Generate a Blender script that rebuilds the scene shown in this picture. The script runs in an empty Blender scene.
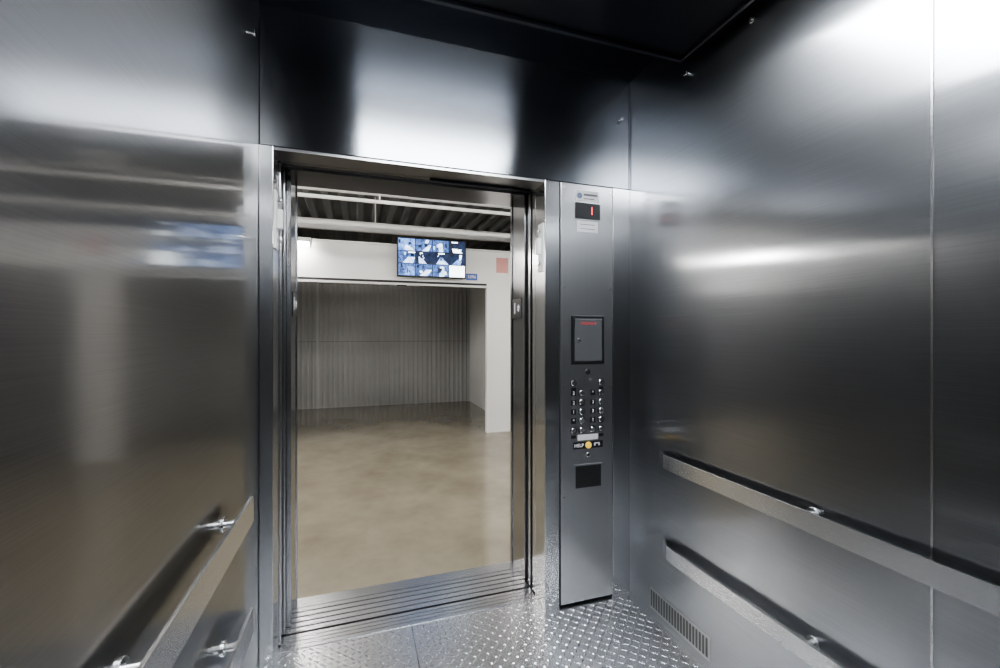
import bpy, bmesh, math, random
from mathutils import Vector, Matrix
random.seed(7)
scene = bpy.context.scene
COL = scene.collection
try:
    scene.view_settings.look = 'AgX - Medium High Contrast'
except Exception as ex:
    print(ex)

# ------------------------------------------------------------------ materials
def new_mat(name):
    m = bpy.data.materials.new(name); m.use_nodes = True
    nt = m.node_tree
    return m, nt, nt.nodes["Principled BSDF"]

def plain(name, col, rough=0.5, metal=0.0, noise=0.06, scale=12.0, bump=0.0):
    m, nt, b = new_mat(name)
    tc = nt.nodes.new("ShaderNodeTexCoord")
    n = nt.nodes.new("ShaderNodeTexNoise"); n.inputs["Scale"].default_value = scale
    n.inputs["Detail"].default_value = 5
    nt.links.new(tc.outputs["Object"], n.inputs["Vector"])
    r = nt.nodes.new("ShaderNodeMapRange")
    r.inputs["To Min"].default_value = 1 - noise; r.inputs["To Max"].default_value = 1 + noise
    nt.links.new(n.outputs["Fac"], r.inputs["Value"])
    mul = nt.nodes.new("ShaderNodeVectorMath"); mul.operation = 'SCALE'
    mul.inputs[0].default_value = col
    nt.links.new(r.outputs["Result"], mul.inputs["Scale"])
    nt.links.new(mul.outputs["Vector"], b.inputs["Base Color"])
    b.inputs["Roughness"].default_value = rough
    b.inputs["Metallic"].default_value = metal
    if bump:
        bp = nt.nodes.new("ShaderNodeBump"); bp.inputs["Strength"].default_value = bump
        bp.inputs["Distance"].default_value = 0.01
        nt.links.new(n.outputs["Fac"], bp.inputs["Height"])
        nt.links.new(bp.outputs["Normal"], b.inputs["Normal"])
    return m

def steel(name, col=(0.56, 0.57, 0.58), rough=0.2, grain='h', aniso=0.6, var=0.05, bump=0.02, hair=0.11, tex=None, haze=None):
    """brushed stainless; grain h = horizontal hairlines (highlights spread vertically), v = vertical.
    haze = (amount, roughness, aniso): second, broader reflection lobe of the brushed surface"""
    m, nt, b = new_mat(name)
    tc = nt.nodes.new("ShaderNodeTexCoord")
    mp = nt.nodes.new("ShaderNodeMapping")
    mp.inputs["Scale"].default_value = (3, 3, 420) if (tex or grain) == 'h' else (420, 420, 3)
    nt.links.new(tc.outputs["Object"], mp.inputs["Vector"])
    n = nt.nodes.new("ShaderNodeTexNoise"); n.inputs["Scale"].default_value = 1.0
    n.inputs["Detail"].default_value = 3
    nt.links.new(mp.outputs["Vector"], n.inputs["Vector"])
    big = nt.nodes.new("ShaderNodeTexNoise"); big.inputs["Scale"].default_value = 2.2
    big.inputs["Detail"].default_value = 4
    nt.links.new(tc.outputs["Object"], big.inputs["Vector"])
    r1 = nt.nodes.new("ShaderNodeMapRange")
    r1.inputs["To Min"].default_value = rough - var; r1.inputs["To Max"].default_value = rough + var
    nt.links.new(big.outputs["Fac"], r1.inputs["Value"])
    nt.links.new(r1.outputs["Result"], b.inputs["Roughness"])
    r2 = nt.nodes.new("ShaderNodeMapRange")
    r2.inputs["To Min"].default_value = 1-hair; r2.inputs["To Max"].default_value = 1+hair
    nt.links.new(n.outputs["Fac"], r2.inputs["Value"])
    sc = nt.nodes.new("ShaderNodeVectorMath"); sc.operation = 'SCALE'
    sc.inputs[0].default_value = col
    nt.links.new(r2.outputs["Result"], sc.inputs["Scale"])
    def setup(bs, an):
        nt.links.new(sc.outputs["Vector"], bs.inputs["Base Color"])
        bs.inputs["Metallic"].default_value = 1.0
        bs.inputs["Anisotropic"].default_value = an
        if an > 0:
            ge = nt.nodes.new("ShaderNodeNewGeometry")
            cr = nt.nodes.new("ShaderNodeVectorMath"); cr.operation = 'CROSS_PRODUCT'
            cr.inputs[1].default_value = (0.0, 0.0, 1.0)
            nt.links.new(ge.outputs["True Normal"], cr.inputs[0])
            nt.links.new(cr.outputs["Vector"], bs.inputs["Tangent"])
            bs.inputs["Anisotropic Rotation"].default_value = 0.25 if grain == 'h' else 0.0
    setup(b, aniso)
    if bump:
        bp = nt.nodes.new("ShaderNodeBump"); bp.inputs["Strength"].default_value = bump
        bp.inputs["Distance"].default_value = 0.001
        nt.links.new(n.outputs["Fac"], bp.inputs["Height"])
        nt.links.new(bp.outputs["Normal"], b.inputs["Normal"])
    if haze:
        b2 = nt.nodes.new("ShaderNodeBsdfPrincipled")
        b2.inputs["Roughness"].default_value = haze[1]
        setup(b2, haze[2])
        mx = nt.nodes.new("ShaderNodeMixShader"); mx.inputs[0].default_value = haze[0]
        out = nt.nodes["Material Output"]
        nt.links.new(b.outputs[0], mx.inputs[1]); nt.links.new(b2.outputs[0], mx.inputs[2])
        nt.links.new(mx.outputs[0], out.inputs["Surface"])
    return m

def emit(name, col, strength):
    m, nt, b = new_mat(name)
    b.inputs["Base Color"].default_value = (*col, 1)
    b.inputs["Emission Color"].default_value = (*col, 1)
    b.inputs["Emission Strength"].default_value = strength
    return m

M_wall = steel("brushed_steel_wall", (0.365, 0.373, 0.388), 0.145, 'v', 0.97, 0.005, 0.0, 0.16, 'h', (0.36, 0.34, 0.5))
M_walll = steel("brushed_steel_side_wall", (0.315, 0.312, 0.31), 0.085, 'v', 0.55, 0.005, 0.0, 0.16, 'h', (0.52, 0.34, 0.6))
M_trans = steel("brushed_steel_transom", (0.37, 0.385, 0.41), 0.20, 'h', 0.9, 0.02, 0.02, 0.1)
M_post = steel("brushed_steel_post", (0.52, 0.525, 0.53), 0.20, 'v', 0.6, 0.02, 0.0)
M_panel = steel("brushed_steel_panel", (0.48, 0.48, 0.48), 0.22, 'v', 0.6, 0.0, 0.0, 0.06, None, (0.4, 0.42, 0.3))
M_jamb = steel("brushed_steel_jamb", (0.42, 0.42, 0.43), 0.18, 'v', 0.0, 0.03, 0.0)
M_soff = steel("steel_soffit", (0.42, 0.42, 0.43), 0.30, 'h', 0.0, 0.03, 0.0)
M_edge = steel("ceiling_edge_steel", (0.16, 0.17, 0.19), 0.30, 'h', 0.0, 0.0, 0.0)
M_rail = steel("brushed_steel_rail", (0.66, 0.665, 0.67), 0.27, 'h', 0.0, 0.0, 0.0, 0.01)
M_chrome = steel("polished_steel", (0.80, 0.80, 0.80), 0.2, 'h', 0.0, 0.0, 0.0, 0.02)
M_plate = steel("tread_plate_steel", (0.74, 0.75, 0.77), 0.27, 'h', 0.0, 0.0, 0.0, 0.02)
M_sill = steel("sill_aluminium", (0.64, 0.65, 0.67), 0.27, 'h', 0.0, 0.0, 0.0, 0.04)
M_darkm = steel("dark_steel_ceiling", (0.06, 0.066, 0.08), 0.32, 'h', 0.0, 0.05, 0.0)
M_black = plain("black_plastic", (0.012, 0.012, 0.013), 0.35)
M_blackr = plain("black_rubber", (0.02, 0.02, 0.02), 0.8)
M_white = plain("white_paint", (0.78, 0.78, 0.775), 0.5, noise=0.03, scale=3)
M_whitem = plain("white_painted_steel", (0.62, 0.63, 0.63), 0.4, noise=0.04, scale=5)
M_corr = plain("grey_corrugated_steel", (0.50, 0.50, 0.495), 0.4, metal=0.2, noise=0.12, scale=1.2)
M_corrd = plain("darkened_hall_steel", (0.13, 0.13, 0.135), 0.45, metal=0.2, noise=0.05, scale=4)  # unseen hall sides, dark so the car walls reflect less
M_deck = plain("dull_galvanised_deck", (0.16, 0.16, 0.16), 0.6, noise=0.2, scale=6)
M_dark = plain("dark_gap", (0.02, 0.02, 0.022), 0.7)
M_groove = plain("groove_grey", (0.12, 0.12, 0.125), 0.5)
M_girt = plain("seam_grey", (0.30, 0.30, 0.30), 0.5)
M_label = plain("label_silver", (0.62, 0.62, 0.61), 0.5)
M_ivory = plain("ivory_plastic", (0.80, 0.80, 0.78), 0.4)
M_red = emit("red_led", (0.95, 0.02, 0.03), 3.0)
M_redd = emit("dim_red_led", (0.35, 0.03, 0.035), 0.4)
M_redp = plain("faded_red_sign", (0.60, 0.28, 0.26), 0.45)
M_blue = plain("blue_sign", (0.07, 0.13, 0.45), 0.4)
M_emb = plain("dull_emblem", (0.14, 0.17, 0.26), 0.4)
M_txtw = plain("white_lettering", (0.85, 0.85, 0.85), 0.5)
M_txtd = plain("dark_lettering", (0.12, 0.12, 0.13), 0.5)
M_yel = emit("yellow_button", (0.95, 0.62, 0.08), 0.3)
M_cab = plain("smoky_grey_glass", (0.09, 0.092, 0.096), 0.16, metal=0.0, noise=0.03)
M_tube = emit("fluorescent_tube", (1.0, 0.97, 0.92), 62.0)
M_tubes = emit("fluorescent_tube_bright", (1.0, 0.97, 0.92), 230.0)
M_lens = emit("ceiling_light_lens", (0.92, 0.96, 1.0), 30.0)
M_lens2 = emit("added_rear_lens", (0.92, 0.96, 1.0), 22.0)  # unseen rear lamp, brightens the car floor

def concrete():
    m, nt, b = new_mat("polished_concrete")
    tc = nt.nodes.new("ShaderNodeTexCoord")
    n = nt.nodes.new("ShaderNodeTexNoise"); n.inputs["Scale"].default_value = 1.6
    n.inputs["Detail"].default_value = 9; n.inputs["Roughness"].default_value = 0.66
    nt.links.new(tc.outputs["Object"], n.inputs["Vector"])
    cr = nt.nodes.new("ShaderNodeValToRGB")
    cr.color_ramp.elements[0].position = 0.2; cr.color_ramp.elements[0].color = (0.155, 0.135, 0.098, 1)
    cr.color_ramp.elements[1].position = 0.8; cr.color_ramp.elements[1].color = (0.30, 0.272, 0.213, 1)
    nt.links.new(n.outputs["Fac"], cr.inputs["Fac"])
    nt.links.new(cr.outputs["Color"], b.inputs["Base Color"])
    b.inputs["Roughness"].default_value = 0.14
    b.inputs["IOR"].default_value = 1.7
    return m
M_conc = concrete()

def screen_mat(name, dark, light, strength, scale=14):
    m, nt, b = new_mat(name)
    tc = nt.nodes.new("ShaderNodeTexCoord")
    n = nt.nodes.new("ShaderNodeTexNoise"); n.inputs["Scale"].default_value = scale
    n.inputs["Detail"].default_value = 6; n.inputs["Roughness"].default_value = 0.7
    nt.links.new(tc.outputs["Object"], n.inputs["Vector"])
    cr = nt.nodes.new("ShaderNodeValToRGB")
    cr.color_ramp.elements[0].position = 0.38; cr.color_ramp.elements[0].color = (*dark, 1)
    cr.color_ramp.elements[1].position = 0.62; cr.color_ramp.elements[1].color = (*light, 1)
    nt.links.new(n.outputs["Fac"], cr.inputs["Fac"])
    b.inputs["Base Color"].default_value = (0.01, 0.01, 0.01, 1)
    nt.links.new(cr.outputs["Color"], b.inputs["Emission Color"])
    b.inputs["Emission Strength"].default_value = strength
    return m

# ------------------------------------------------------------------ helpers
def finish(o, parent, loc):
    COL.objects.link(o)
    if parent is not None:
        o.parent = parent
        o.location = Vector(loc) - parent.location
    else:
        o.location = loc
    return o

def tag(o, label=None, category=None, group=None, kind=None):
    if label: o["label"] = label
    if category: o["category"] = category
    if group: o["group"] = group
    if kind: o["kind"] = kind
    return o

def empty(name, loc, label, category, group=None):
    o = bpy.data.objects.new(name, None); o.empty_display_size = 0.05
    COL.objects.link(o); o.location = loc
    return tag(o, label, category, group)

def mesh_obj(name, bm, mat, parent=None, origin=(0, 0, 0), smooth=False):
    me = bpy.data.meshes.new(name)
    bmesh.ops.translate(bm, verts=bm.verts, vec=-Vector(origin))
    bmesh.ops.recalc_face_normals(bm, faces=bm.faces)
    bm.to_mesh(me); bm.free()
    if isinstance(mat, (list, tuple)):
        for mm in mat: me.materials.append(mm)
    else: me.materials.append(mat)
    if smooth:
        for p in me.polygons: p.use_smooth = True
    o = bpy.data.objects.new(name, me)
    return finish(o, parent, origin)

def add_box(bm, x0, x1, y0, y1, z0, z1, mi=0):
    vs = [bm.verts.new(p) for p in ((x0,y0,z0),(x1,y0,z0),(x1,y1,z0),(x0,y1,z0),(x0,y0,z1),(x1,y0,z1),(x1,y1,z1),(x0,y1,z1))]
    for f in ((0,3,2,1),(4,5,6,7),(0,1,5,4),(1,2,6,5),(2,3,7,6),(3,0,4,7)):
        fc = bm.faces.new([vs[i] for i in f]); fc.material_index = mi

def box(name, x0, x1, y0, y1, z0, z1, mat, parent=None, bevel=0.0):
    bm = bmesh.new(); add_box(bm, x0, x1, y0, y1, z0, z1)
    if bevel:
        bmesh.ops.bevel(bm, geom=list(bm.edges), offset=bevel, segments=2, affect='EDGES', profile=0.5)
    return mesh_obj(name, bm, mat, parent, ((x0+x1)/2, (y0+y1)/2, z0))

def boxes(name, lst, mat, parent=None, origin=None):
    bm = bmesh.new()
    for b in lst: add_box(bm, *b)
    if origin is None: origin = ((lst[0][0]+lst[0][1])/2, (lst[0][2]+lst[0][3])/2, min(b[4] for b in lst))
    return mesh_obj(name, bm, mat, parent, origin)

def cyl(name, p0, p1, r, mat, parent=None, seg=24, bevel=0.0, r2=None):
    p0 = Vector(p0); p1 = Vector(p1); d = p1 - p0
    bm = bmesh.new()
    bmesh.ops.create_cone(bm, cap_ends=True, segments=seg, radius1=r, radius2=r if r2 is None else r2, depth=d.length)
    if bevel:
        es = [e for e in bm.edges if abs(e.verts[0].co.z - e.verts[1].co.z) < 1e-6 and e.verts[0].co.z > 0]
        bmesh.ops.bevel(bm, geom=es, offset=bevel, segments=3, affect='EDGES', profile=0.5)
    q = Vector((0, 0, 1)).rotation_difference(d.normalized())
    bmesh.ops.transform(bm, verts=bm.verts, matrix=Matrix.Translation((p0+p1)/2) @ q.to_matrix().to_4x4())
    return mesh_obj(name, bm, mat, parent, tuple(p0))

def text(name, s, size, loc, mat, parent=None, extr=0.0005, rotz=0.0, align='CENTER', offset=0.0):
    """text facing -Y (rotz=0)"""
    cu = bpy.data.curves.new(name, 'FONT'); cu.body = s; cu.size = size
    cu.align_x = align; cu.align_y = 'CENTER'; cu.extrude = extr; cu.offset = offset
    t = bpy.data.objects.new(name + "_tmp", cu); COL.objects.link(t)
    dg = bpy.context.evaluated_depsgraph_get(); dg.update()
    me = bpy.data.meshes.new_from_object(t.evaluated_get(dg))
    bpy.data.objects.remove(t)
    me.name = name
    me.transform(Matrix.Rotation(rotz, 4, 'Z') @ Matrix.Rotation(math.pi/2, 4, 'X'))
    me.materials.clear(); me.materials.append(mat)
    o = bpy.data.objects.new(name, me)
    return finish(o, parent, loc)

# ------------------------------------------------------------------ dimensions
XL, XR = -0.378, 1.369
YF, YB = 1.947, -1.15
ZH, ZC = 2.13, 2.70
DL, DR = -0.326, 0.878        # clear opening
JL = -0.298                   # landing jamb face

S = "structure"
# ------------------------------------------------------------------ cab shell
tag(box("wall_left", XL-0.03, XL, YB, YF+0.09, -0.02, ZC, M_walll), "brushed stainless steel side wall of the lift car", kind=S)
tag(box("wall_right", XR, XR+0.03, YB, YF+0.09, -0.02, ZC, M_wall), "brushed stainless steel side wall of the lift car", kind=S)
tag(box("wall_back", XL, XR, YB-0.03, YB, -0.02, ZC, M_wall), "brushed stainless steel rear wall of the lift car", kind=S)
tag(box("wall_front", XL, XR, YF, YF+0.03, ZH+0.003, ZC, M_trans), "brushed steel transom above the lift doorway", kind=S)
tag(box("trim_23", 1.361, 1.365, YF-0.0015, YF, ZH+0.003, ZC, M_dark), "thin vertical joint in the transom", kind=S)
tag(box("trim_22", XL, XL+0.004, YF-0.0015, YF, ZH+0.003, ZC, M_dark), "thin vertical joint in the transom", kind=S)
# ceiling
tag(box("ceiling", XL-0.03, XR+0.03, YB-0.03, YF+0.03, ZC, ZC+0.03, M_darkm), "dark metal lift car ceiling", kind=S)
# suspended ceiling panel
can = empty("suspended_ceiling_panel", (0.5, 0.2, 2.55), "dark metal suspended ceiling panel with two recessed lights, the rear one added", "ceiling panel")
lx0, lx1 = 0.0, 0.99
L = [(0.64, 1.22), (-0.70, -0.35)]  # second (rear) light is added out of view to light the floor
bl = []
ys = [YB+0.05, L[1][0], L[1][1], L[0][0], L[0][1], 1.50]
px0, px1 = XL+0.05, XR-0.05
for a, b_ in ((ys[0], ys[1]), (ys[2], ys[3]), (ys[4], ys[5])):
    bl.append((px0, px1, a, b_, 2.55, 2.58))
for a, b_ in L:
    bl.append((px0, lx0, a, b_, 2.55, 2.58)); bl.append((lx1, px1, a, b_, 2.55, 2.58))
boxes("ceiling_sheet", bl, M_darkm, can)
box("edge_frame", px0, px1, 1.50, 1.515, 2.535, 2.60, M_edge, can)
boxes("side_frame", [(px1-0.012, px1, YB+0.05, 1.50, 2.535, 2.60), (px0, px0+0.012, YB+0.05, 1.50, 2.535, 2.60)], M_edge, can)
for a in (-0.15, 1.2):
    for b_ in (-0.9, 0.2, 1.35):
        cyl("hanger_rod", (a, b_, 2.58), (a, b_, ZC), 0.008, M_darkm, can, 10)
for i, (a, b_) in enumerate(L):
    l = empty("recessed_ceiling_light", (0.5, (a+b_)/2, 2.56), "rectangular recessed ceiling light with cool white lens", "ceiling light", "recessed lights in the lift ceiling")
    box("light_lens", lx0, lx1, a, b_, 2.56, 2.57, (M_lens, M_lens2)[i], l)
    boxes("light_frame", [(lx0, lx1, a, a+0.012, 2.552, 2.56), (lx0, lx1, b_-0.012, b_, 2.552, 2.56),
                          (lx0, lx0+0.012, a, b_, 2.552, 2.56), (lx1-0.012, lx1, a, b_, 2.552, 2.56)], M_darkm, l)

# tread plate floor (real raised lozenges)
bm = bmesh.new()
add_box(bm, XL-0.03, XR+0.03, YB-0.03, 2.045, -0.02, 0.0)
pitch = 0.0285
ny = int((2.03 - (YB+0.01)) / pitch); nx = int((XR - XL - 0.01) / pitch)
for i in range(nx):
    for j in range(ny):
        cx = XL + 0.016 + i*pitch; cy = 2.026 - j*pitch
        if abs(cx - 0.24) < 0.009: continue
        if cy > YF-0.015 and (cx < DL+0.015 or cx > DR-0.02): continue
        a = math.radians(45 if (i + j) % 2 else -45)
        ca, sa = math.cos(a), math.sin(a)
        Lh, W = 0.0155, 0.0034
        def P(u, v, z): return bm.verts.new((cx + u*ca - v*sa, cy + u*sa + v*ca, z))
        o = [P(-Lh,0,0.0002), P(-Lh*.45,-W,0.0002), P(Lh*.45,-W,0.0002), P(Lh,0,0.0002), P(Lh*.45,W,0.0002), P(-Lh*.45,W,0.0002)]
        t0 = P(-Lh*.55,0,0.0020); t1 = P(Lh*.55,0,0.0020)
        for f in ((o[0],o[1],t0),(o[1],o[2],t1,t0),(o[2],o[3],t1),(o[3],o[4],t1),(o[4],o[5],t0,t1),(o[5],o[0],t0)):
            bm.faces.new(f)
fl = mesh_obj("floor", bm, M_plate, None, (0.5, 0.4, 0.0))
tag(fl, "diamond tread plate steel lift floor", kind=S)
tag(box("trim_1", 0.2385, 0.2415, YB, 2.04, 0.0, 0.0012, M_dark), "joint between floor plates", kind=S)

# wall seams
def seam(n, x, side, y):
    s = 1 if side == 'l' else -1
    xs = sorted((x, x + s*0.003))
    tag(boxes("trim_%d" % n, [(xs[0], xs[1], y-0.004, y+0.001, 0.0, ZC)], M_chrome), "thin polished joint strip between wall panels", kind=S)
seam(2, XR, 'r', 0.685)
seam(3, XR, 'r', -0.45)
seam(4, XL, 'l', -0.45)

# left return post + right column
tag(box("trim_5", XL+0.001, DL, YF-0.004, 2.07, 0, ZH-0.0, M_post, bevel=0.002), "brushed steel door post", kind=S)
tag(box("trim_6", DR, 0.957, YF, 2.07, 0, ZH, M_post, bevel=0.003), "brushed steel column beside the doorway", kind=S)
tag(box("trim_7", 1.264, XR, YF, YF+0.03, 0, ZH, M_post, bevel=0.002), "brushed steel strip beside the control panel", kind=S)
tag(boxes("trim_25", [(0.957, 0.962, YF+0.004, YF+0.03, 0, ZH), (1.259, 1.264, YF+0.004, YF+0.03, 0, ZH)], M_dark), "dark joints around the control panel", kind=S)
tag(box("trim_8", XL, XR, YF+0.001, YF+0.029, ZH, ZH+0.003, M_dark), "shadow joint under the transom", kind=S)
# header soffit
tag(box("trim_9", DL, DR, YF+0.005, 2.07, ZH-0.012, ZH+0.0, M_soff), "steel soffit over the doorway", kind=S)
tag(box("trim_10", XL, XR, YF+0.03, 2.07, ZH+0.05, 2.5, M_dark), "dark header box", kind=S)

# ------------------------------------------------------------------ car & landing door leaves (open, edges showing)
def door(n, x0, x1, y0, y1, lab):
    tag(box("door_%d" % n, x0, x1, y0, y1, 0.012, ZH+0.02, M_post, bevel=0.002), lab, kind=S)
door(1, 0.882, 1.36, 2.080, 2.118, "brushed steel sliding car door leaf pushed open")
door(2, 0.882, 1.36, 2.150, 2.185, "brushed steel sliding landing door leaf pushed open")
door(3, -0.80, -0.320, 2.080, 2.118, "brushed steel sliding car door leaf pushed open")
door(4, -0.80, -0.314, 2.150, 2.185, "brushed steel sliding landing door leaf pushed open")
# door track
trk = empty("door_track", (0.28, 2.13, ZH+0.02), "steel sliding door track over the doorway", "door track")
boxes("track_rail", [(-0.8, 1.37, 2.076, 2.092, ZH+0.012, 2.30), (-0.8, 1.37, 2.122, 2.146, ZH+0.005, 2.30), (-0.8, 1.37, 2.176, 2.196, ZH+0.012, 2.3)], M_soff, trk)
box("operator_cover", 0.33, 0.85, 2.072, 2.076, ZH-0.022, ZH+0.03, M_darkm, trk)
# sills
def sill(n, y0, y1, grooves):
    y = y0
    k = grooves*2+1
    w = (y1-y0)/k
    bl = [(DL, DR, y0+i*w-0.0045, y0+(i+1)*w+0.0045, -0.008, 0.003) for i in range(0, k, 2)]
    tag(boxes("trim_%d" % n, bl, M_sill), "grooved aluminium door sill", kind=S)
    tag(box("trim_%d" % (n+15), DL, DR, y0-0.002, y1+0.002, -0.02, -0.002, M_groove), "grey bottom of the sill grooves", kind=S)
sill(11, 2.050, 2.140, 3)
sill(12, 2.164, 2.340, 4)
tag(box("trim_13", DL, DR, 2.350, 2.43, -0.02, 0.003, M_sill), "smooth steel landing sill plate", kind=S)
# dark shaft sides
tag(box("trim_14", -0.83, XR+0.03, 2.142, 2.16, -0.06, -0.03, M_dark), "dark running gap between sills", kind=S)

# ------------------------------------------------------------------ landing wall and frame
tag(boxes("wall_landing", [(-5.0, JL-0.05, 2.2, 2.40, 0, 3.0), (DR+0.05, 6.0, 2.2, 2.40, 0, 3.0), (JL-0.05, DR+0.05, 2.2, 2.40, ZH+0.05, 3.0)], M_white, origin=(0,2.3,0)), "white painted wall around the lift entrance", kind=S)
jx = DR - 0.004
tag(boxes("trim_15", [(JL-0.05, JL, 2.2, 2.43, 0, ZH), (jx, DR+0.05, 2.2, 2.43, 0, ZH), (JL-0.05, DR+0.05, 2.2, 2.43, ZH, ZH+0.05),
                      (jx-0.005, jx, 2.2, 2.235, 0, ZH), (jx-0.005, jx, 2.405, 2.43, 0, ZH), (JL, JL+0.004, 2.2, 2.235, 0, ZH), (JL, JL+0.004, 2.405, 2.43, 0, ZH)],
          M_jamb, origin=(0.28,2.3,0)), "brushed steel landing door frame", kind=S)

# floor-number plates on the jambs
for x, s in ((JL, 1), (jx, -1)):
    e = empty("floor_number_plate", (x + s*0.001, 2.33, 1.50), "small black plate with a white floor number on the door jamb", "sign", "floor number plates on the jambs")
    xs = sorted((x + s*0.0002, x + s*0.006))
    box("plate", xs[0], xs[1], 2.245, 2.395, 1.455, 1.570, M_black, e)
    text("number", "1", 0.085, (x + s*0.0066, 2.29 if s > 0 else 2.35, 1.512), M_txtw, e, rotz=math.radians(90 if s > 0 else -90), offset=0.002)
    text("star", "*", 0.085, (x + s*0.0066, 2.35 if s > 0 else 2.29, 1.497), M_txtw, e, rotz=math.radians(90 if s > 0 else -90), offset=0.002)

# door edge sensor brackets
def sensor(x, s, y, z):
    e = empty("door_restrictor_bracket", (x, y, z), "pale plastic bracket with two bolts on the door post", "bracket", "brackets on the door posts")
    xs = sorted((x, x + s*0.008))
    box("back_plate", xs[0], xs[1], y-0.03, y+0.03, z-0.12, z+0.12, M_ivory, e, bevel=0.002)
    for dz in (-0.08, 0.08):
        cyl("bolt", (x + s*0.008, y, z+dz), (x + s*0.026, y, z+dz), 0.012, M_chrome, e, 16, 0.003)
    xs = sorted((x + s*0.008, x + s*0.03))
    box("clip", xs[0], xs[1], y-0.014, y+0.014, z-0.035, z+0.045, M_ivory, e, bevel=0.004)
sensor(DR, -1, 1.985, 1.80)
sensor(DL, 1, 1.99, 1.84)

# ------------------------------------------------------------------ control panel
YP = YF - 0.006
cp = empty("control_panel", (1.11, YF, 0.01), "tall brushed steel lift control panel with buttons and display", "control panel")
box("panel_plate", 0.962, 1.259, YP, YF+0.03, 0.012, ZH-0.004, M_panel, cp, bevel=0.002)
def onp(name, x0, x1, z0, z1, d, mat, par=cp, bevel=0.0, y=YP):
    return box(name, x0, x1, y-d, y, z0, z1, mat, par, bevel)
cxp = 1.112
onp("maker_label", 1.045, 1.175, 2.042, 2.095, 0.001, M_label)
em = cyl("label_emblem", (1.066, YP-0.001, 2.068), (1.066, YP-0.0016, 2.068), 0.015, M_emb, cp, 24)
boxes("label_lines", [(1.090, 1.168, YP-0.0016, YP-0.001, 2.070, 2.080), (1.090, 1.150, YP-0.0016, YP-0.001, 2.053, 2.057)], M_txtd, cp)
dsp = empty("position_display", (cxp, YP, 1.95), None, None)
dsp.parent = cp; dsp.location = Vector((cxp, YP, 1.95)) - cp.location
def onq(name, x0, x1, z0, z1, d, mat, par, bevel=0.0, y=YP):
    bm = bmesh.new(); add_box(bm, x0, x1, y-d, y, z0, z1)
    if bevel: bmesh.ops.bevel(bm, geom=list(bm.edges), offset=bevel, segments=2, affect='EDGES')
    base = par.location + (par.parent.location if par.parent else Vector((0,0,0)))
    o = mesh_obj(name, bm, mat, None, ((x0+x1)/2, y, z0))
    o.parent = par; o.location = Vector(((x0+x1)/2, y, z0)) - base
    return o
onq("display_bezel", 1.040, 1.184, 1.952, 2.032, 0.004, M_black, dsp, 0.001)
t = text("display_digit", "1", 0.056, (0, 0, 0), M_red, None)
t.parent = dsp; t.location = Vector((1.135, YP-0.0048, 1.992)) - (dsp.location + cp.location)
onp("capacity_label", 1.05, 1.172, 1.885, 1.94, 0.001, M_label)
boxes("capacity_lines", [(1.07, 1.152, YP-0.0016, YP-0.001, z, z+0.003) for z in (1.90, 1.922)], M_txtd, cp)

# service cabinet
box("cabinet_frame", 1.018, 1.207, YP-0.006, YP, 1.213, 1.460, M_black, cp, bevel=0.003)
box("cabinet_door", 1.034, 1.191, YP-0.009, YP-0.006, 1.229, 1.444, M_cab, cp, bevel=0.002)
text("cabinet_text", "FIREMAN", 0.022, (1.112, YP-0.0095, 1.420), M_redd, cp)
cyl("cabinet_lock", (1.056, YP-0.009, 1.335), (1.056, YP-0.016, 1.335), 0.009, M_chrome, cp, 20, 0.002)
cyl("key_switch", (cxp, YP, 1.175), (cxp, YP-0.006, 1.175), 0.014, M_black, cp, 24, 0.002)
cyl("key_slot", (cxp, YP-0.006, 1.175), (cxp, YP-0.008, 1.175), 0.007, M_chrome, cp, 16)

# buttons
rows = [1.120, 1.068, 1.020, 0.974, 0.928, 0.880]
names = [["", ""], ["3", ""], ["2", "3"], ["1", "2"], ["", "1"], ["", ""]]
def button(x, z, r=0.0155):
    cyl("button_ring", (x, YP, z), (x, YP-0.003, z), r+0.0035, M_black, cp, 24, 0.001)
    cyl("floor_button", (x, YP, z), (x, YP-0.007, z), r, M_chrome, cp, 24, 0.003)
for r, z in enumerate(rows):
    for c, (xp_, xb) in enumerate(((1.032, 1.078), (1.142, 1.190))):
        if r in (0, 5):
            xb2 = xp_ if c == 0 else xb
            button(xb2, z, 0.015)
            box("button_plate", xb2-0.013, xb2+0.013, YP-0.002, YP, z-0.040, z-0.023, M_black, cp)
            if r == 5: button(xb if c == 0 else xp_, z, 0.015)
            continue
        box("button_plate", xp_-0.014, xp_+0.014, YP-0.002, YP, z-0.014, z+0.014, M_black, cp, bevel=0.0008)
        text("button_number", names[r][c] or "*", 0.024, (xp_, YP-0.0026, z), M_txtw, cp)
        button(xb, z)
onp("emergency_label", 1.055, 1.172, 0.828, 0.856, 0.0015, M_label)
onp("help_plate", 1.030, 1.200, 0.785, 0.820, 0.002, M_black)
text("help_text", "HELP", 0.024, (1.062, YP-0.0026, 0.802), M_txtw, cp, offset=0.0004)
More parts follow.
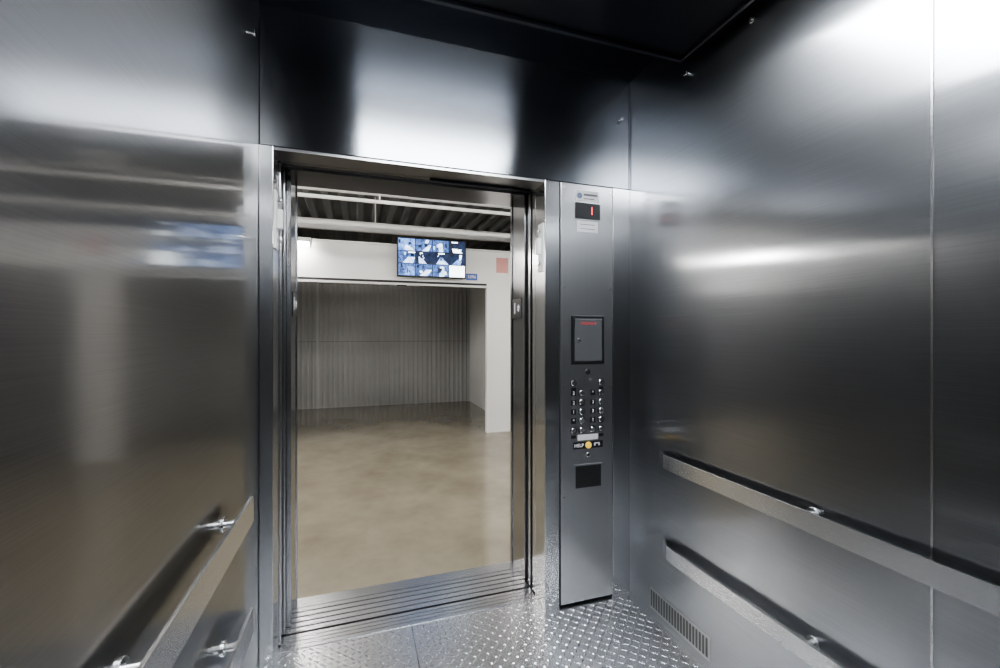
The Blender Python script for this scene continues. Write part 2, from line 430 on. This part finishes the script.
# handset symbol
boxes("phone_symbol", [(1.150, 1.180, YP-0.0028, YP-0.002, 0.806, 0.812), (1.148, 1.157, YP-0.0028, YP-0.002, 0.796, 0.808), (1.173, 1.182, YP-0.0028, YP-0.002, 0.796, 0.808)], M_txtw, cp)
cyl("help_button", (1.115, YP, 0.802), (1.115, YP-0.009, 0.802), 0.017, M_yel, cp, 24, 0.003)
cyl("indicator", (1.115, YP, 0.752), (1.115, YP-0.004, 0.752), 0.012, M_chrome, cp, 20, 0.001)
cyl("indicator_core", (1.115, YP-0.004, 0.752), (1.115, YP-0.0055, 0.752), 0.006, M_black, cp, 16)
box("phone_recess_frame", 1.034, 1.196, YP-0.003, YP, 0.580, 0.706, M_panel, cp, bevel=0.001)
box("phone_recess", 1.042, 1.188, YP-0.0045, YP-0.003, 0.588, 0.698, M_black, cp)
boxes("recess_grille", [(1.05, 1.18, YP-0.006, YP-0.0045, 0.60+i*0.012, 0.604+i*0.012) for i in range(8)], M_blackr, cp)
for x in (0.978, 1.245):
    for z in (0.06, 0.55, 1.1, 1.6, 2.10):
        cyl("panel_screw", (x, YP, z), (x, YP-0.0015, z), 0.004, M_chrome, cp, 12)

# ------------------------------------------------------------------ handrails
def strip(name, path, th, z0, z1, mat, parent):
    bm = bmesh.new(); n = len(path)
    L_, R_ = [], []
    for i, p in enumerate(path):
        a = Vector(path[max(i-1, 0)]); b = Vector(path[min(i+1, n-1)])
        d = (b - a).normalized(); nrm = Vector((-d.y, d.x)) * th/2
        L_.append(Vector(p) + nrm); R_.append(Vector(p) - nrm)
    rows_ = []
    for i in range(n):
        rows_.append([bm.verts.new((L_[i].x, L_[i].y, z0)), bm.verts.new((L_[i].x, L_[i].y, z1)),
                      bm.verts.new((R_[i].x, R_[i].y, z1)), bm.verts.new((R_[i].x, R_[i].y, z0))])
    for i in range(n-1):
        for k in range(4):
            bm.faces.new((rows_[i][k], rows_[i][(k+1)%4], rows_[i+1][(k+1)%4], rows_[i+1][k]))
    bm.faces.new(rows_[0]); bm.faces.new(rows_[-1][::-1])
    return mesh_obj(name, bm, mat, parent, (path[0][0], path[0][1], z0))

def handrail(x, s, z0, z1, yend, lab, brs, off=0.05):
    # s: direction away from wall
    e = empty("handrail", (x, 0.3, z0), "flat brushed steel %s handrail on the side wall" % lab, "handrail", "handrails on the lift walls")
    path = [(x + s*0.002, yend), (x + s*0.02, yend-0.03), (x + s*0.040, yend-0.07), (x + s*off, yend-0.11)]
    if s > 0: path = [(x + s*off, yend), (x + s*off, yend-0.05)]     # plain cut end on stand-offs
    path.append((x + s*off, YB+0.14))
    path.append((x + s*(off-0.01), YB+0.114))
    path.append((x + s*0.001, YB+0.1))
    strip("rail_bar", path, 0.008, z0, z1, M_rail, e)
    zm = (z0+z1)/2
    for y in brs:
        cyl("rail_bracket", (x + s*0.004, y, zm+0.012), (x + s*(off-0.004), y, zm+0.012), 0.010, M_rail, e, 20)
        cyl("bracket_flange", (x, y, zm+0.012), (x + s*0.006, y, zm+0.012), 0.022, M_rail, e, 24, 0.002)
handrail(XR, -1, 0.754, 0.817, 1.70, "upper", (0.98, 0.2, -0.6), 0.046)
handrail(XR, -1, 0.348, 0.409, 1.68, "lower", (0.98, 0.2, -0.6), 0.046)
handrail(XL, 1, 0.750, 0.835, 1.60, "upper", (1.46, 0.88, 0.0, -0.7), 0.048)
handrail(XL, 1, 0.385, 0.470, 1.60, "lower", (1.46, 0.88, 0.0, -0.7), 0.048)

# ------------------------------------------------------------------ vent grille
vg = empty("vent_grille", (XR, 1.59, 0.02), "slotted steel ventilation grille low on the side wall", "vent")
box("grille_plate", XR-0.002, XR, 1.40, 1.78, 0.022, 0.125, M_panel, vg)
bl = [(XR-0.003, XR-0.002, 1.412+i*0.0185, 1.4225+i*0.0185, 0.034, 0.113) for i in range(20)]
boxes("grille_slots", bl, M_black, vg)

# ------------------------------------------------------------------ pad hooks
def hook(p, d):
    p = Vector(p); d = Vector(d)
    e = empty("pad_hook", p, "small round steel stud for hanging protective pads", "hook", "pad studs around the lift walls")
    cyl("stud_shaft", p, p + d*0.018, 0.005, M_chrome, e, 12)
    cyl("stud_head", p + d*0.014, p + d*0.022, 0.011, M_chrome, e, 20, 0.003)
for y in (1.78, 1.19, 0.5): hook((XL, y, 2.47), (1, 0, 0))
for y in (1.52, 1.19, 0.55): hook((XR, y, 2.50), (-1, 0, 0))
hook((1.31, YF, 2.49), (0, -1, 0))

# ------------------------------------------------------------------ hallway + storage unit
tag(box("floor_hall", -5.0, 6.0, 2.432, 9.0, -0.02, 0.0, M_conc), "polished tan concrete hallway floor", kind=S)
YW = 5.70
UX0, UX1, UY = -1.30, 2.18, 8.55
PX = 2.06
tag(boxes("wall_hall", [(-1.45, UX0, YW, YW+0.08, 0, 2.52), (1.695, PX, YW, YW+0.08, 0, 2.52), (UX0, 1.695, YW, YW+0.08, 2.06, 2.52), (-5.0, -1.45, YW, YW+0.08, 2.06, 2.52), (PX, 6.0, YW, YW+0.08, 2.06, 2.52)], M_white, origin=(0,YW,0)), "white painted storage hallway wall", kind=S)
tag(box("wall_hall_left", -5.06, -5.0, 2.2, 9.0, 0, 3.3, M_corrd), "unseen hallway end wall, darkened for the car wall reflections", kind=S)
tag(box("wall_hall_right", 6.0, 6.06, 2.2, 9.0, 0, 3.3, M_corrd), "unseen hallway end wall, darkened for the car wall reflections", kind=S)
tag(box("wall_hall_rear", -5.0, 6.0, 9.0, 9.06, 0, 3.3, M_whitem), "grey wall behind the storage units", kind=S)
# unseen unit doors along the hallway, added dark to dim the car wall reflections
for k, (a, b_) in enumerate(((-5.0, -1.45), (PX, 6.0))):
    bl = [(a, b_, YW+0.03, YW+0.05, 0, 2.06)]
    z = 0.06
    while z < 2.0:
        bl.append((a, b_, YW+0.015, YW+0.03, z, z+0.04)); z += 0.09
    tag(boxes("door_%d" % (5+k), bl, M_corrd), "unseen ribbed storage unit door, added dark to dim the wall reflections", kind=S)
# corrugated
def corr(name, along, a0, a1, fixed, sgn, z0, z1, pitch=0.09, depth=0.024):
    bm = bmesh.new(); pts = []
    a = a0
    while a < a1 - 1e-6:
        for f, h in ((0, 0), (0.45, 0), (0.6, 1), (0.85, 1)):
            p = a + f*pitch
            if p <= a1: pts.append((p, h*depth))
        a += pitch
    pts.append((a1, 0))
    prev = None
    for p, h in pts:
        c = fixed + sgn*h
        xy = (p, c) if along == 'x' else (c, p)
        cur = (bm.verts.new((*xy, z0)), bm.verts.new((*xy, z1)))
        if prev: bm.faces.new((prev[0], cur[0], cur[1], prev[1]))
        prev = cur
    o = mesh_obj(name, bm, M_corr, None, ((a0+a1)/2 if along == 'x' else fixed, fixed if along == 'x' else (a0+a1)/2, z0))
    return tag(o, "corrugated light grey steel storage unit partition", kind=S)
corr("wall_unit_back", 'x', UX0, UX1, UY, -1, 0.0, 2.5)
corr("wall_unit_left", 'y', YW+0.08, UY, UX0, 1, 0.0, 2.5)
corr("wall_unit_right", 'y', YW+0.08, UY, UX1, -1, 0.0, 2.5)
tag(box("trim_16", UX0+0.02, UX1-0.02, UY-0.031, UY-0.024, 1.22, 1.232, M_girt), "horizontal seam across the corrugated panels", kind=S)
tag(box("trim_20", -0.72, -0.68, UY-0.04, UY-0.02, 0, 2.5, M_whitem), "vertical steel joint post on the corrugated wall", kind=S)
tag(box("trim_21", UX1-0.06, UX1-0.02, UY-0.04, UY-0.02, 0, 2.5, M_whitem), "vertical steel corner post on the corrugated wall", kind=S)

# roll-up door (rolled up) with guides and bottom bar
rd = empty("roll_up_door", (0.5, YW, 1.98), "white roll-up storage door rolled open under the header", "roll-up door")
box("bottom_bar", UX0, 1.695, YW-0.02, YW+0.01, 2.0, 2.03, M_whitem, rd, bevel=0.003)
box("door_curtain", UX0, 1.695, YW-0.004, YW+0.006, 2.03, 2.06, M_dark, rd)
cyl("door_coil", (UX0+0.02, YW+0.22, 2.2), (1.68, YW+0.22, 2.2), 0.11, M_whitem, rd, 32)
box("pull_handle", 0.48, 0.6, YW-0.035, YW-0.02, 1.985, 2.0, M_blackr, rd, bevel=0.003)
tag(box("trim_17", UX0-0.03, UX0+0.03, YW-0.02, YW, 0, 2.0, M_whitem), "white steel door guide", kind=S)
tag(box("trim_18", 1.69, 1.72, YW-0.015, YW, 0, 2.06, M_white), "white steel corner trim", kind=S)
tag(box("trim_19", -5.0, 6.0, YW-0.012, YW, 2.50, 2.53, M_whitem), "white cap strip on the hallway wall", kind=S)

# ceiling deck, beams
bm = bmesh.new(); prev = None; x = -5.0
while x < 6.0:
    for f, h in ((0, 0), (0.35, 0), (0.5, 0.05), (0.85, 0.05)):
        px = x + f*0.2
        cur = (bm.verts.new((px, 2.2, 3.0+h)), bm.verts.new((px, 9.0, 3.0+h)))
        if prev: bm.faces.new((prev[0], cur[0], cur[1], prev[1]))
        prev = cur
    x += 0.2
tag(mesh_obj("ceiling_deck", bm, M_deck, None, (0.5, 5.5, 3.0)), "ribbed galvanised metal deck ceiling", kind=S)
def ibeam(y, z0, h, w, mat):
    t_ = 0.015
    o = boxes("ceiling_beam", [(-5, 6, y-w/2, y+w/2, z0, z0+t_), (-5, 6, y-t_/2, y+t_/2, z0+t_, z0+h-t_), (-5, 6, y-w/2, y+w/2, z0+h-t_, z0+h)], mat)
    tag(o, "white painted steel ceiling beam across the hallway", "beam", "hallway ceiling beams")
ibeam(4.9, 2.89, 0.11, 0.07, M_white)
ibeam(6.6, 2.86, 0.14, 0.08, M_white)
ibeam(8.2, 2.86, 0.14, 0.08, M_white)
def pipe(y, z, r):
    pc = empty("sprinkler_pipe", (0.5, y, z), "white pipe hung on rods under the metal deck", "pipe", "pipes under the hallway ceiling")
    cyl("pipe_run", (-4.9, y, z), (5.9, y, z), r, M_white, pc)
    for x in (-2, 0.2, 2.4): cyl("pipe_hanger", (x, y, z+0.02), (x, y, 3.0), 0.006, M_white, pc, 8)
pipe(5.35, 2.66, 0.026)
pipe(4.3, 2.64, 0.018)

# ------------------------------------------------------------------ television
tv = empty("television", (0.92, YW, 2.10), "flat black wall-mounted television showing security camera views", "television")
TX0, TX1, TZ0, TZ1, TY = 0.473, 1.374, 2.10, 2.61, 5.60
box("tv_body", TX0, TX1, TY, TY+0.04, TZ0, TZ1, M_black, tv, bevel=0.006)
box("wall_mount", 0.75, 1.1, TY+0.04, YW, 2.25, 2.45, M_black, tv)
cols = [screen_mat("screen_dark", (0.003, 0.005, 0.02), (0.02, 0.045, 0.13), 1.4),
        screen_mat("screen_wall", (0.015, 0.035, 0.12), (0.10, 0.20, 0.50), 2.2, 24),
        screen_mat("screen_mid", (0.05, 0.12, 0.36), (0.24, 0.42, 0.82), 2.6, 24),
        screen_mat("screen_floor", (0.16, 0.30, 0.66), (0.80, 0.90, 1.0), 3.4, 20),
        screen_mat("screen_white", (0.70, 0.80, 0.85), (0.95, 1.0, 0.97), 4.8, 8)]
bm = bmesh.new()
sx0, sx1, sz0, sz1 = TX0+0.014, TX1-0.014, TZ0+0.016, TZ1-0.014
def poly(pts, y, mi):
    f = bm.faces.new([bm.verts.new((p[0], y, p[1])) for p in pts]); f.material_index = mi
poly([(sx0, sz0), (sx1, sz0), (sx1, sz1), (sx0, sz1)], TY-0.0005, 0)
NC, NR = 4, 3
rnd = random.Random(5)
for i in range(NC):
    for j in range(NR):
        w = (sx1-sx0)/NC; h = (sz1-sz0)/NR
        a0 = sx0+i*w+0.005; a1 = a0+w-0.010; b0 = sz0+j*h+0.005; b1 = b0+h-0.010
        W_, H_ = a1-a0, b1-b0
        def R(u0, u1, v0, v1, dy, mi, sk=0.0):
            poly([(a0+W_*u0, b0+H_*v0), (a0+W_*u1, b0+H_*v0), (a0+W_*min(u1+sk, 1), b0+H_*v1), (a0+W_*max(min(u0+sk, 1), 0), b0+H_*v1)], TY-0.001-dy, mi)
        if (i, j) == (3, 0):
            R(0, 1, 0, 1, 0, 4); continue
        R(0, 1, 0, 1, 0, rnd.choice([0, 1, 1, 2]))
        c = rnd.uniform(0.1, 0.9); hz = rnd.uniform(0.35, 0.9); wd = rnd.uniform(0.05, 0.2)
        f0 = rnd.uniform(0, 0.45); f1 = rnd.uniform(0.6, 1)
        poly([(a0+W_*f0, b0), (a0+W_*f1, b0), (a0+W_*min(c+wd, 1), b0+H_*hz), (a0+W_*max(c-wd, 0), b0+H_*hz)], TY-0.0014, rnd.choice([2, 3, 3, 4]))
        for q in range(rnd.choice([3, 4, 5])):
            u = rnd.uniform(0, 0.8); v = rnd.uniform(0.1, 0.7)
            R(u, min(u+rnd.uniform(0.05, 0.2), 1), v, min(v+rnd.uniform(0.12, 0.45), 1), 0.0006+0.0002*q, rnd.choice([0, 0, 0, 1, 3, 4]), rnd.uniform(-0.05, 0.08))
        if rnd.random() < 0.4: R(max(c-0.2, 0), min(c+0.2, 1), 0.86, 0.95, 0.0018, 4, 0.0)
mesh_obj("tv_screen", bm, cols, tv, (0.92, TY, TZ0))

# unit number sign
us = empty("unit_sign", (1.46, YW, 2.12), "small blue unit number sign with white digits", "sign")
box("sign_plate", 1.40, 1.555, YW-0.006, YW, 2.10, 2.19, M_blue, us)
text("sign_number", "1096", 0.062, (1.477, YW-0.007, 2.145), M_txtw, us)
# red sign on the pillar
rs = empty("wall_sign", (1.93, YW, 2.28), "faded red rectangular sign on the white wall", "sign")
box("sign_plate", 1.83, 2.00, YW-0.008, YW, 2.22, 2.43, M_redp, rs, bevel=0.002)

# ------------------------------------------------------------------ fluorescent fixtures
def fluoro(x0, x1, y0, y1, z, mat=M_tube):
    e = empty("fluorescent_light", ((x0+x1)/2, (y0+y1)/2, z), "white fluorescent batten light hung from the deck ceiling", "ceiling light", "hallway fluorescent lights")
    lx = (x1-x0) > (y1-y0)
    box("light_housing", x0, x1, y0, y1, z+0.04, z+0.09, M_white, e, bevel=0.004)
    if lx:
        ym = (y0+y1)/2
        for d in (-0.03, 0.03): cyl("light_tube", (x0+0.03, ym+d, z+0.015), (x1-0.03, ym+d, z+0.015), 0.016, mat, e, 12)
        for x in (x0+0.01, x1-0.02): box("tube_holder", x, x+0.015, ym-0.05, ym+0.05, z-0.005, z+0.04, M_white, e)
        for x in (x0+0.2, x1-0.2): cyl("hanger_wire", (x, ym, z+0.09), (x, ym, 3.0), 0.003, M_white, e, 6)
    else:
        xm = (x0+x1)/2
        for d in (-0.03, 0.03): cyl("light_tube", (xm+d, y0+0.03, z+0.015), (xm+d, y1-0.03, z+0.015), 0.016, mat, e, 12)
        for y in (y0+0.01, y1-0.02): box("tube_holder", xm-0.05, xm+0.05, y, y+0.015, z-0.005, z+0.04, M_white, e)
        for y in (y0+0.2, y1-0.2): cyl("hanger_wire", (xm, y, z+0.09), (xm, y, 3.0), 0.003, M_white, e, 6)
fluoro(-3.05, -2.93, 2.7, 5.25, 2.50, M_tubes)
fluoro(2.94, 3.06, 2.8, 4.15, 2.50, M_tubes)
fluoro(-1.7, -0.52, 5.49, 5.61, 2.41)
fluoro(-0.5, 0.9, 3.25, 3.38, 2.82)  # added lamp, hidden behind the door header, to brighten the landing

# ------------------------------------------------------------------ world, camera
w = bpy.data.worlds.new("World"); scene.world = w; w.use_nodes = True
w.node_tree.nodes["Background"].inputs["Color"].default_value = (0.5, 0.55, 0.6, 1)
w.node_tree.nodes["Background"].inputs["Strength"].default_value = 0.05

cam = bpy.data.cameras.new("camera"); co = bpy.data.objects.new("camera", cam)
COL.objects.link(co); scene.camera = co
cam.sensor_width = 36; cam.lens = 15.48; cam.clip_start = 0.02
co.location = (0, 0, 1.367)
co.rotation_euler = (math.radians(90), 0, math.radians(-18.3))
